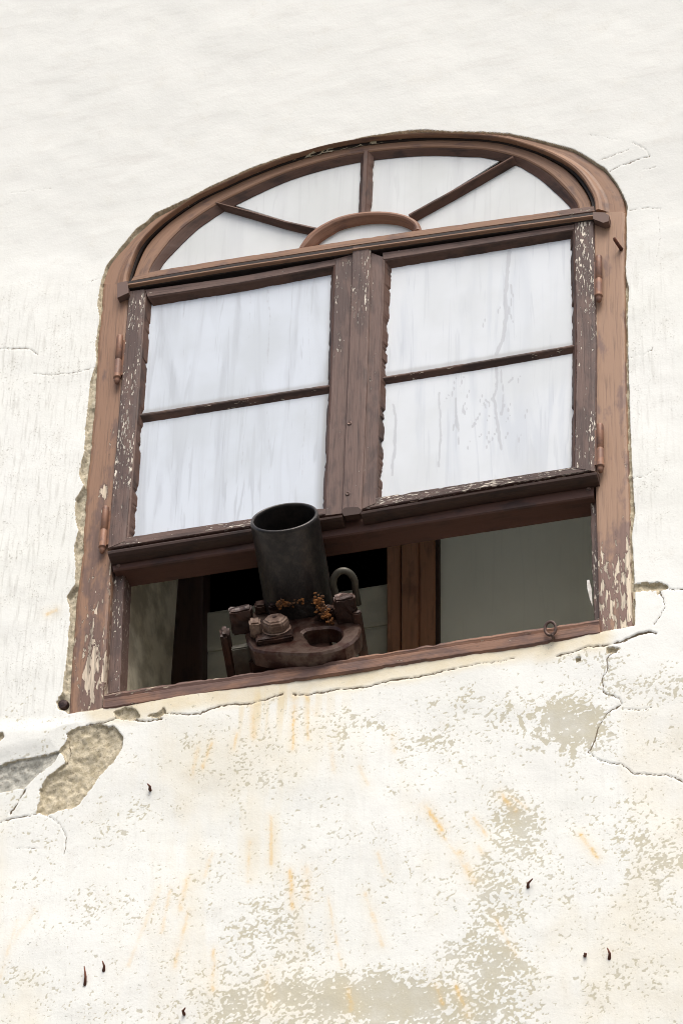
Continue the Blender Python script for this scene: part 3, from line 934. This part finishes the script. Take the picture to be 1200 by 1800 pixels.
# top rails
for par, A, B, sd_ in ((casL, [(255, 508), (420, 485), (589, 454)], [(260, 522), (420, 497), (589, 466)], 35), (casR, [(672, 443), (840, 419), (1008, 393)], [(674, 456), (840, 430), (1008, 403)], 36)):
    sweep('top_rail', A, B, -.002, box_prof(0, .045, .08, .002, 3), M_sash, par, .005, None, seed=sd_)
    A2 = B
    B2 = [(u + (6 if i == 0 else (-6 if i == 2 else 0)), v + 9) for i, (u, v) in enumerate(B)]
    sweep('glazing_edge', A2, B2, .0, [(0, .03), (0, 0), (.2, .001), (1, .018), (1, .03)], M_bead, par, .005, None, seed=sd_ + 10, jit=.0008, ragB=.0015)
# glazing bars between upper and lower panes
sweep('glazing_bar', [(240, 724), (410, 698), (584, 671)], [(242, 741), (410, 714), (582, 687)], .006, [(0, .025), (0, .010), (.22, .001), (.4, 0), (.5, .001), (1, .012), (1, .025)], M_bead, casL, .005, lambda u, v: .25 + 0 * u, seed=37, jit=.0008, ragA=.002)
sweep('glazing_bar', [(666, 660), (840, 631), (1013, 601)], [(668, 673), (840, 646), (1012, 616)], .006, [(0, .025), (0, .010), (.22, .001), (.4, 0), (.5, .001), (1, .012), (1, .025)], M_bead, casR, .005, lambda u, v: .25 + 0 * u, seed=38, jit=.0008, ragA=.002)
# bottom rails and rounded weatherboards
sweep('bottom_rail', [(220, 944), (400, 917), (572, 892)], [(190, 964), (400, 931), (572, 904)], -.003, box_prof(0, .045, .08, .002, 4), M_sash, casL, .005, lambda u, v: .3 + 0 * u, seed=39, ragA=.002)
sweep('bottom_rail', [(661, 874), (840, 846), (1008, 820)], [(634, 896), (840, 859), (1046, 826)], -.003, box_prof(0, .045, .08, .002, 4), M_sash, casR, .005, lambda u, v: .55 + 0 * u, seed=40, ragA=.002)
rp = [(0, .03), (0, .022), (.06, .014), (.2, .005), (.38, .0), (.58, .001), (.76, .007), (.9, .016), (1, .026), (1, .04)]
sweep('weatherboard', [(188, 963), (400, 930), (601, 900)], [(190, 981), (400, 947), (601, 914)], -.026, rp, M_dark, casL, .006, None, seed=41)
sweep('weatherboard', [(634, 894), (840, 859), (1048, 824)], [(634, 910), (840, 873), (1049, 840)], -.026, rp, M_dark, casR, .006, None, seed=42)
# panes
def casement_pane(quad, mat, parent, drip, nu=110, nv=90):
    """rectangular pane as a fine grid with a real thickness; drips run down its whitewash"""
    a_, b_, c_, d_ = PP(quad, .0165)
    tu, tv = np.meshgrid(np.linspace(0, 1, nu), np.linspace(0, 1, nv))
    tu, tv = tu.ravel()[:, None], tv.ravel()[:, None]
    f = (a_ * (1 - tu) + b_ * tu) * (1 - tv) + (d_ * (1 - tu) + c_ * tu) * tv
    n_ = len(f)
    bk = f + np.array([0, .004, 0])
    ix = np.arange(n_).reshape(nv, nu)
    fs = [(ix[j, i], ix[j + 1, i], ix[j + 1, i + 1], ix[j, i + 1]) for j in range(nv - 1) for i in range(nu - 1)]
    per = list(ix[0, :]) + list(ix[1:, -1]) + list(ix[-1, -2::-1]) + list(ix[-2:0:-1, 0])
    fs += [(p, q_, q_ + n_, p + n_) for p, q_ in zip(per, per[1:] + per[:1])]
    fs.append(tuple(int(p) + n_ for p in per))
    V_ = np.vstack([f, bk])
    uu, vw = proj(V_[:, 0], V_[:, 1], V_[:, 2])
    w0 = (fbm(V_[:, 0] * 60, V_[:, 2] * 40, 91, 2) - .5) * 4
    dr = np.zeros(len(V_))
    w_, h_ = np.linalg.norm(b_ - a_), np.linalg.norm(d_ - a_)
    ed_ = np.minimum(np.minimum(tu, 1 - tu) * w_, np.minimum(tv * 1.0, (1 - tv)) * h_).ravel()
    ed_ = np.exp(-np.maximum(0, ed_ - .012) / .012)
    for pl, w in drip:
        dr = np.maximum(dr, (.9 if mat is M_paneR else .52) * np.exp(-(dist_line(uu + w0, vw, pl) / w) ** 2))
    return mesh_obj('pane', V_, fs, mat, parent, None, False, V_[:, [0, 2]], dict(drip=dr, edge=np.tile(ed_, 2)))


rng_ = random.Random(3)
dripR = [([(894, 442), (891, 470), (892, 490), (887, 520), (889, 560), (882, 600), (872, 622)], 4.2), ([(897, 500), (900, 520), (895, 545), (900, 566)], 2.2), ([(878, 540), (874, 552)], 1.8), ([(852, 560), (848, 575)], 1.6)]
dripR2 = [([(873, 640), (874, 670), (868, 700), (874, 745), (880, 790)], 3.0), ([(881, 650), (885, 690), (881, 730)], 2.2), ([(690, 710), (696, 740), (693, 790), (688, 835)], 3.0), ([(772, 690), (774, 760), (770, 820)], 2.4), ([(800, 700), (806, 780)], 2.4)]
for _ in range(34):
    x_, y_ = rng_.gauss(862, 32), rng_.uniform(655, 775)
    dripR2.append(([(x_, y_), (x_ - 2, y_ + 4), (x_ - 6, y_ + rng_.uniform(8, 20))], rng_.uniform(1.2, 2.0)))
dripL = [([(322, 535), (324, 600), (321, 690)], 1.6), ([(388, 600), (392, 670), (395, 695)], 1.6), ([(470, 500), (474, 560), (470, 640)], 4), ([(440, 500), (436, 600)], 3.0), ([(540, 500), (544, 640)], 2.6)]
dripL2 = [([(426, 730), (428, 790), (424, 832)], 3.2), ([(300, 750), (300, 860)], 1.6), ([(330, 760), (333, 840)], 2.0), ([(470, 720), (474, 860)], 3), ([(536, 720), (530, 850)], 3)]
casement_pane([(246, 505), (594, 450), (584, 679), (236, 733)], M_paneL, casL, dripL)
casement_pane([(236, 733.4), (584, 679.4), (572, 915), (216, 965)], M_paneL, casL, dripL2)
casement_pane([(664, 440), (1016, 386), (1018, 609), (658, 667)], M_paneR, casR, dripR)
casement_pane([(658, 667.4), (1018, 609.4), (1014, 836), (652, 900)], M_paneR, casR, dripR2)

# ---- lower lintel, sill, rebates
sweep('lintel', [(194, 972), (560, 914), (1043, 838)], [(199, 1004), (560, 948), (1043, 873)], .004, [(0, .068), (0, .0)] + [(t, 0) for t in (.3, .6, .94)] + [(1, .003), (1, .068)], M_lintel, win, .006, None, seed=43, label='dark red brown lintel over the open strip')
sweep('sill', [(183, 1217), (320, 1196), (460, 1177), (640, 1149), (800, 1123), (925, 1104), (1052, 1086)], [(181, 1248), (320, 1226), (460, 1205), (640, 1178), (800, 1154), (925, 1136), (1054, 1114)], -.004,
      [(0, .085), (0, .010), (.06, .004), (.2, .001), (.36, .003), (.42, 0), (.6, 0), (.9, .0), (1, .004), (1, .085)], M_sill, win, .005, lambda u, v: .30 + .35 * sstep(700, 300, u) * sstep(20, 5, v - np.interp(u, [183, 1052], [1217, 1086])), seed=44, jit=.001, ragA=.003, ragB=.002)
sweep('rebate_strip', [(201, 1004), (190, 1120), (181, 1222)], [(219, 1004), (214, 1110), (210, 1215)], .026, box_prof(0, .05, .1, .003, 2), M_sash, win, .006, lambda u, v: .35 + 0 * u, seed=45, ragB=.001)
sweep('rebate_strip', [(1036, 870), (1039, 980), (1044, 1092)], [(1050, 870), (1052, 980), (1058, 1092)], .026, box_prof(0, .05, .1, .003, 2), M_sash, win, .006, lambda u, v: .5 + 0 * u, seed=46, ragA=.001)
prism('paint_flake', [(1031, 1020), (1035, 1019), (1039, 1034), (1041, 1066), (1036, 1052), (1032, 1036)], .020, .022, M_putty, win)


# screws
def screw(u, v, yy):
    bm = bmesh.new()
    bm_lathe(bm, P(u, v, yy), (1, 0, 0), (0, 0, 1), (0, -1, 0), [(.0055, 0), (.0055, .0012), (.004, .0022), (.0022, .0014), (.0004, .001)], 14)
    bm_obj('screw', bm, M_screw, win)


screw(208, 995, .004)
screw(1034, 860, .004)
screw(614, 744, -.012)
screw(611, 868, -.012)


# hinges
def hinge(top_, bot, yy, r=.0082):
    a, b = Vector(P(*top_, yy)), Vector(P(*bot, yy))
    ax = (b - a).normalized()
    L = (b - a).length
    e1 = ax.orthogonal().normalized()
    e2 = ax.cross(e1)
    bm = bmesh.new()
    bm_lathe(bm, a, e1, e2, ax, [(r * .5, -.001), (r * .92, .001), (r, .004), (r, L * .5 - .002), (r * .86, L * .5 - .0008), (r * .86, L * .5 + .0008), (r, L * .5 + .002), (r, L * .84), (r * 1.1, L * .845), (r * 1.1, L * .875), (r * .86, L * .88), (r * .9, L * .93), (r * .55, L * .985), (r * .2, L)], 20)
    h = bm_obj('hinge', bm, M_hinge, win, None, True)
    bm = bmesh.new()
    side_ = 1 if top_[0] < 600 else -1
    bm_box(bm, a + ax * L * .42 + Vector((side_ * .010, .009, 0)), (1, 0, 0), (0, 1, 0), (0, 0, 1), .010, .002, L * .36)
    bm_obj('hinge_leaf', bm, M_hinge, h)


hinge((211, 590), (205, 675), -.010)
hinge((186, 891), (179, 973), -.010)
hinge((1052, 450), (1052, 531), -.010)
hinge((1054, 746), (1055, 831), -.010)

# eye screw on the sill
bm = bmesh.new()
c = Vector(P(967, 1105, -.016))
bm_tube(bm, [c + Vector((math.cos(a) * .012, -.003 * math.sin(a), math.sin(a) * .0155)) for a in np.linspace(-1.4, 2 * math.pi - 1.6, 30)], .0034, 10)
bm_tube(bm, [c + Vector((.003, 0, -.0155)), c + Vector((.004, .006, -.019)), c + Vector((.004, .022, -.020))], .0034, 10)
bm_obj('eye_screw', bm, M_screw, win, 'small rusty eye screw standing on the sill', True)

# nail on the right jamb
def tube_obj(name, pts, rads, mat, parent, label=None):
    bm_ = bmesh.new()
    bm_tube(bm_, pts, rads, 8)
    return bm_obj(name, bm_, mat, parent, label, True)


a = Vector(P(1092, 438, .004))
tube_obj('nail', [a, a + Vector((-.004, -.012, .003)), a + Vector((-.010, -.026, .010)), a + Vector((-.011, -.030, .014))], [.005, .0045, .0045, .003], M_nail, win)

# ------------------------------------------------------------------ reveal, inner window, room (behind the open strip)
xl = P(213, 1110, .075)[0]
xr = P(1056, 980, .075)[0]
zb = P(186, 1222, .085)[2] - .004
zt_l = P(199, 1004, .072)[2] + .02
zb_r = P(1052, 1090, .085)[2]
zfl = min(zb, zb_r)
ytest = .08
while proj(xl, ytest, zfl + .18)[0] > 0 and abs(proj(xl, ytest, zfl + .18)[0] - 300) > 1 and ytest < 1.2:
    ytest += .002
YI = ytest if ytest < 1.2 else .45
ZT = zt_l + .15
bm = bmesh.new()
bm_box(bm, (xl - .06, (.075 + YI) / 2, (zfl + ZT) / 2), (1, 0, 0), (0, 1, 0), (0, 0, 1), .06, (YI - .075) / 2, (ZT - zfl) / 2 + .3)
rv = bm_obj('reveal', bm, M_reveal, wall)
bm = bmesh.new()
bm_box(bm, (xr + .06, (.075 + YI) / 2, (zfl + ZT) / 2), (1, 0, 0), (0, 1, 0), (0, 0, 1), .06, (YI - .075) / 2, (ZT - zfl) / 2 + .3)
bm_obj('reveal', bm, M_reveal, wall)
bm = bmesh.new()
bm_box(bm, ((xl + xr) / 2, (.085 + YI) / 2, zfl - .05), (1, 0, 0), (0, 1, 0), (0, 0, 1), (xr - xl) / 2, (YI - .085) / 2, .05)
bm_obj('window_board', bm, M_reveal, wall)
# masonry core of the wall: four blocks round the opening, behind the plaster
for (ax_, bx_, az_, bz_) in ((-5, xl - .121, 0.05, 10), (xr + .121, 5, 0.05, 10), (xl - .12, xr + .12, 0.05, zfl - .101), (xl - .12, xr + .12, ZT + 1.0, 10)):
    bm = bmesh.new()
    bm_box(bm, ((ax_ + bx_) / 2, (.105 + YI + .05) / 2, (az_ + bz_) / 2), (1, 0, 0), (0, 1, 0), (0, 0, 1), (bx_ - ax_) / 2, (YI + .05 - .105) / 2, (bz_ - az_) / 2)
    bm_obj('masonry', bm, M_reveal, wall)
inn = thing('inner_window', 'inner brown plank mullion, dusty grey pane and low beige board seen through the open strip', 'inner window', (float((xl + xr) / 2), float(YI), float(zfl)))


def inner_quad(name, poly, dy, th, mat, label=None):
    return prism(name, poly, YI + dy, YI + dy + th, mat, inn, label, True)


def inner_bar(name, A, B, dy, th, mat, seed, label=None):
    return sweep(name, A, B, YI + dy, box_prof(0, th, .08, .003, 2), mat, inn, .02, None, seed=seed, label=label)


inner_quad('pane', [(768, 300), (1120, 260), (1120, 1110), (768, 1170)], .02, .005, M_grey, 'dusty grey pane')
inner_bar('plank', [(678, 300), (680, 1160)], [(702, 300), (703, 1160)], .0, .05, M_plank, 51)
inner_bar('plank', [(704, 300), (705, 1160)], [(733, 300), (734, 1160)], -.008, .05, M_plank, 52)
inner_bar('plank', [(735, 300), (736, 1160)], [(763, 300), (764, 1160)], .002, .05, M_plank, 53)
inner_bar('glazing_edge', [(764, 300), (765, 1160)], [(771, 300), (772, 1160)], .008, .03, M_dark, 54)
inner_bar('board', [(340, 1080), (680, 1026)], [(340, 1148), (680, 1096)], .03, .03, M_board, 55)
inner_bar('board', [(340, 1150), (680, 1098)], [(340, 1230), (680, 1180)], .034, .03, M_board, 56)
inner_bar('post', [(296, 300), (288, 1240)], [(362, 300), (354, 1240)], -.01, .06, M_dark, 57)
inner_quad('head_board', [(340, 300), (690, 250), (690, 900), (340, 956)], .03, .03, M_dark)

room = thing('room', 'dark unlit room behind the inner window', 'room', (0.0, float(YI + .2), float(zfl - 1.0)))
room['kind'] = 'structure'
del room['category']
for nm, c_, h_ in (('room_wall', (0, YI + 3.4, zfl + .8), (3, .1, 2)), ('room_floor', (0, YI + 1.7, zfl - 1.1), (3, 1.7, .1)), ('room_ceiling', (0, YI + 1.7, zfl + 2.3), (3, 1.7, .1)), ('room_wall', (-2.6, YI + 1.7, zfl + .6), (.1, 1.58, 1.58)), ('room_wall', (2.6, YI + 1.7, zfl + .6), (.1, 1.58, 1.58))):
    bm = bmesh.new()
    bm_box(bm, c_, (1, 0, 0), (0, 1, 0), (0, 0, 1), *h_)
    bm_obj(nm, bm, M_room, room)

# ------------------------------------------------------------------ stones and plaster pieces of the wall
prism('stone', [(1113, 1041), (1154, 1036), (1154, 1050), (1130, 1048), (1113, 1053)], .002, .02, M_stone, wall, 'smooth beige stone in the broken plaster')
bm = bmesh.new()
bm_lathe(bm, P(111, 1239, .004), (1, 0, 0), (0, 0, 1), (0, -1, 0), [(.013, -.02), (.013, .0), (.011, .004), (.004, .005)], 14)
bm_obj('plug', bm, M_rustd, wall, 'round dark plug beside the frame foot', False)

# ------------------------------------------------------------------ iron tube on its bracket
ca, sa = math.cos(math.radians(9.4)), math.sin(math.radians(9.4))
EX = Vector(R_ * ca + U_ * sa)
upi = Vector(-R_ * sa + U_ * ca)
Bk = Vector(-fw)
EA = (upi * .917 + Bk * .40).normalized()
EY = (upi * .40 - Bk * .917).normalized()
O0 = Vector(P(526, 1062, .085))
S = (O0 - Vector(CAM)).dot(Vector(fw)) / F            # metres per photo pixel there


def T(u, v, a=0.0):
    """survey (u, v) on the bracket plane raised by a pixels -> (x, y) pixels on the bracket"""
    dx, dy = u - 526, -(v - 1062)
    x_ = dx * ca + dy * sa
    w_ = -dx * sa + dy * ca
    return x_, (w_ - .917 * a) / .40


def W(x_, y_, a):
    return O0 + EX * (x_ * S) + EY * (y_ * S) + EA * (a * S)


gun = thing('iron_tube', 'short black open-mouthed iron tube clamped to a rusty bolted bracket, pointing out of the window', 'iron tube', tuple(O0))
# barrel with a real bore
bm = bmesh.new()
n = 64
prf = [(61, -6), (61, 0), (60.5, 60), (60, 120), (60, 164), (59.6, 168), (58.4, 170), (55.5, 170.4), (54.0, 169), (53.5, 165), (53.5, 100), (53.5, 4)]
bm_lathe(bm, O0, EX, EY, EA, [(r * S, h * S) for r, h in prf], n)
bm_obj('barrel', bm, M_iron, gun, 'plain black barrel with a worn rim', True)

# flange plate with a through hole
outl = [T(*p) for p in ((432, 1112), (438, 1126), (447, 1136), (468, 1140), (490, 1141), (515, 1142), (540, 1142), (565, 1140), (588, 1135), (606, 1129), (620, 1121), (630, 1111), (634, 1101), (632, 1090), (624, 1080), (606, 1066), (585, 1052), (540, 1046), (490, 1048), (455, 1060), (438, 1085), (431, 1100))]
hc = T(571, 1114)
hol = [(hc[0] + 30 * math.cos(t), hc[1] + 37 * math.sin(t)) for t in np.linspace(0, 2 * math.pi, 28)[:-1]]
# the hole opens into a lobe at the upper left
ang = lambda p: math.atan2(p[1] - hc[1], p[0] - hc[0]) % (2 * math.pi)
hol = [(hc[0] + (x_ - hc[0]) * f_, hc[1] + (y_ - hc[1]) * f_) for (x_, y_) in hol for f_ in [1 + .50 * math.exp(-((ang((x_, y_)) - 2.35) / .42) ** 2)]]
bm = bmesh.new()


def ring(pts, a):
    return [bm.verts.new(W(x_, y_, a)) for x_, y_ in pts]


def inset(pts, f):
    cx_, cy_ = np.mean(pts, 0)
    return [(cx_ + (x_ - cx_) * f, cy_ + (y_ - cy_) * f) for x_, y_ in pts]


o1, o2, o3 = ring(inset(outl, .965), 0), ring(outl, -4), ring(inset(outl, .98), -32)
h1, h2, h3 = ring(inset(hol, 1.12), 0), ring(hol, -4), ring(hol, -30)
for A_, B_ in ((o1, o2), (o2, o3), (h1, h2), (h2, h3)):
    for i in range(len(A_)):
        j = (i + 1) % len(A_)
        bm.faces.new((A_[i], A_[j], B_[j], B_[i]))
es = []
for pair in ((o1, h1), (o3, h3)):
    es = [bm.edges.get((L_[i], L_[(i + 1) % len(L_)])) for L_ in pair for i in range(len(L_))]
    bmesh.ops.triangle_fill(bm, edges=es, use_beauty=True)
bm_obj('flange', bm, M_rust, gun)


def block(name, u0_, u1_, vtop, vbot, depth, mat, a0=0.0, h=None, bev=3.0, label=None, amp=.0):
    """upright block: front face spans u0..u1 and vtop..vbot in the survey, standing at level a0"""
    x0_, y0_ = T(u0_, vbot + 0.0, a0)
    x1_, y1_ = T(u1_, vbot - (u1_ - u0_) * sa, a0)
    hh = h or (vbot - vtop) / .917
    yy_ = (y0_ + y1_) / 2
    bm_ = bmesh.new()
    bm_box(bm_, W((x0_ + x1_) / 2, yy_ + depth / 2, a0 + hh / 2), EX, EY, EA, abs(x1_ - x0_) / 2 * S, depth / 2 * S, hh / 2 * S, bev * S)
    if amp:
        bmesh.ops.subdivide_edges(bm_, edges=bm_.edges, cuts=3, use_grid_fill=True)
        for v_ in bm_.verts:
            v_.co += mnoise.noise_vector(v_.co * 90) * amp * S
    return bm_obj(name, bm_, mat, gun, label)


block('lug', 412, 451, 1074, 1116, 26, M_rustd, -2, amp=2.5, label='square lug at the left end of the flange')
block('lug', 594, 630, 1053, 1097, 28, M_rustd, -2, amp=2.5, label='square lug at the right end of the flange')
block('washer_plate', 455, 519, 1118, 1133, 50, M_rustd, -1, h=12, amp=2)
block('keeper', 445, 465, 1090, 1121, 26, M_boltm, 2, h=30, amp=1.5)
block('nut', 451, 471, 1068, 1082, 24, M_rust, 0, h=18, amp=1.5)
block('clamp', 477, 524, 1062, 1090, 20, M_rustd, 0, h=29, amp=2.5)
block('clamp', 525, 558, 1055, 1087, 20, M_iron, 0, h=33, amp=1, label='clean black clamp block')
block('clamp', 560, 592, 1066, 1092, 24, M_rustd, 0, h=20, amp=3)
# bolt with a rounded six-sided head
bx_, by_ = T(489, 1106, 8)
bm = bmesh.new()
bm_lathe(bm, W(bx_, by_, 8), EX, EY, EA, [(25 * S, 0), (25 * S, 5 * S), (23 * S, 6 * S)], 24)
bm_lathe(bm, W(bx_, by_, 14), EX, EY, EA, [(24 * S, 0), (24.5 * S, 3 * S), (24 * S, 14 * S), (21 * S, 19 * S), (16 * S, 21 * S), (5 * S, 21.5 * S)], 6)
bmesh.ops.bevel(bm, geom=list(bm.edges), offset=2.4 * S, segments=2, affect='EDGES')
bt = bm_obj('bolt', bm, M_boltm, gun, None, False)
bm = bmesh.new()
bm_lathe(bm, W(bx_, by_, 35), EX, EY, EA, [(4 * S, 0), (3.5 * S, 1.5 * S), (1 * S, 1.8 * S)], 12)
bm_obj('bolt_tip', bm, M_rustd, bt)
# side cheeks of the bracket that carry the flange
block('cheek', 404, 421, 1108, 1205, 40, M_rustd, -92, h=100, bev=5, amp=1.5)
block('cheek', 634, 650, 1082, 1170, 14, M_rustd, -84, h=104, bev=2, amp=1)
block('web', 419, 468, 1122, 1190, 16, M_ringm, -66, h=58, bev=2, amp=2)
block('pedestal', 452, 596, 1150, 1230, 150, M_rustd, -110, h=80, bev=4, amp=2)
# lifting ring behind the right lug
bm = bmesh.new()
rc = T(606, 1034, 34)
pts = []
for t in np.linspace(-.35, math.pi + .35, 26):
    pts.append(W(rc[0] + 19 * math.cos(t), rc[1], 42 + 27 * math.sin(t)))
pts = [W(rc[0] + 18, rc[1], 0)] + pts + [W(rc[0] - 18, rc[1], 0)]
bm_tube(bm, pts, 6.2 * S, 14)
bm_obj('lifting_ring', bm, M_ringm, gun, None, True)
# crumbling rust scale
bm = bmesh.new()
for k_ in range(260):
    if k_ < 120:
        u_, a_ = random.uniform(488, 534), random.gauss(33, 3)
        x_, y_ = T(u_, 1088 - .917 * a_ - (u_ - 505) * .16, a_)
        y_ -= random.uniform(-4, 6)
    else:
        t_ = random.random()
        u_ = 555 + 28 * t_ + random.gauss(0, 4)
        a_ = (38 - 34 * t_) + random.gauss(0, 4)
        x_, y_ = T(u_, 1085 + 10 * t_ - .917 * a_, a_)
        y_ -= random.uniform(-2, 6)
    r_ = bmesh.ops.create_icosphere(bm, subdivisions=1, radius=random.uniform(1.0, 3.3) * S)
    sc_ = Vector((random.uniform(.6, 1.5), random.uniform(.6, 1.5), random.uniform(.5, 1.3)))
    for v__ in r_['verts']:
        v__.co = Vector(W(x_, y_, a_)) + v__.co * sc_ + mnoise.noise_vector((v__.co + Vector((k_, 0, 0))) * 400) * .8 * S
cr_ = bm_obj('rust_scale', bm, M_crust, gun)
cr_['kind'] = 'stuff'

# ------------------------------------------------------------------ rusty nails in the wall
nails = [((150, 1733), (-2, -34), 'rusty nail low on the wall, longest of the pair at lower left'),
         ((183, 1708), (-3, -18), 'short rusty nail just right of the longest one at lower left'),
         ((264, 1389), (-5, -11), 'rusty nail on the wall right of the large bare mortar patch'),
         ((324, 1784), (2, -12), 'tiny rusty nail at the bottom edge of the wall, right of the lower left pair'),
         ((928, 1561), (8, -16), 'bent rusty nail on the worn beige patch at right'),
         ((1028, 1682), (-2, -6), 'stubby rusty nail stump at lower right'),
         ((1071, 1687), (-4, -20), 'thin rusty nail at lower right beside the stump')]
for (u_, v_), (du, dv), lab in nails:
    t0 = P(u_, v_, .0)
    t1 = P(u_ + du, v_ + dv, -.012)
    nl = thing('rusty_nail', lab, 'nail', tuple(t0), 'rusty nails in the wall')
    a, b = Vector(t0), Vector(t1)
    side_ = Vector((.003 if du < 0 else -.003, -.004, 0))
    tube_obj('shank', [a + Vector((0, .012, 0)), a + Vector((0, -.003, .0)), a.lerp(b, .4) + side_, b], [.0034, .0036, .0028, .0012], M_nail, nl)
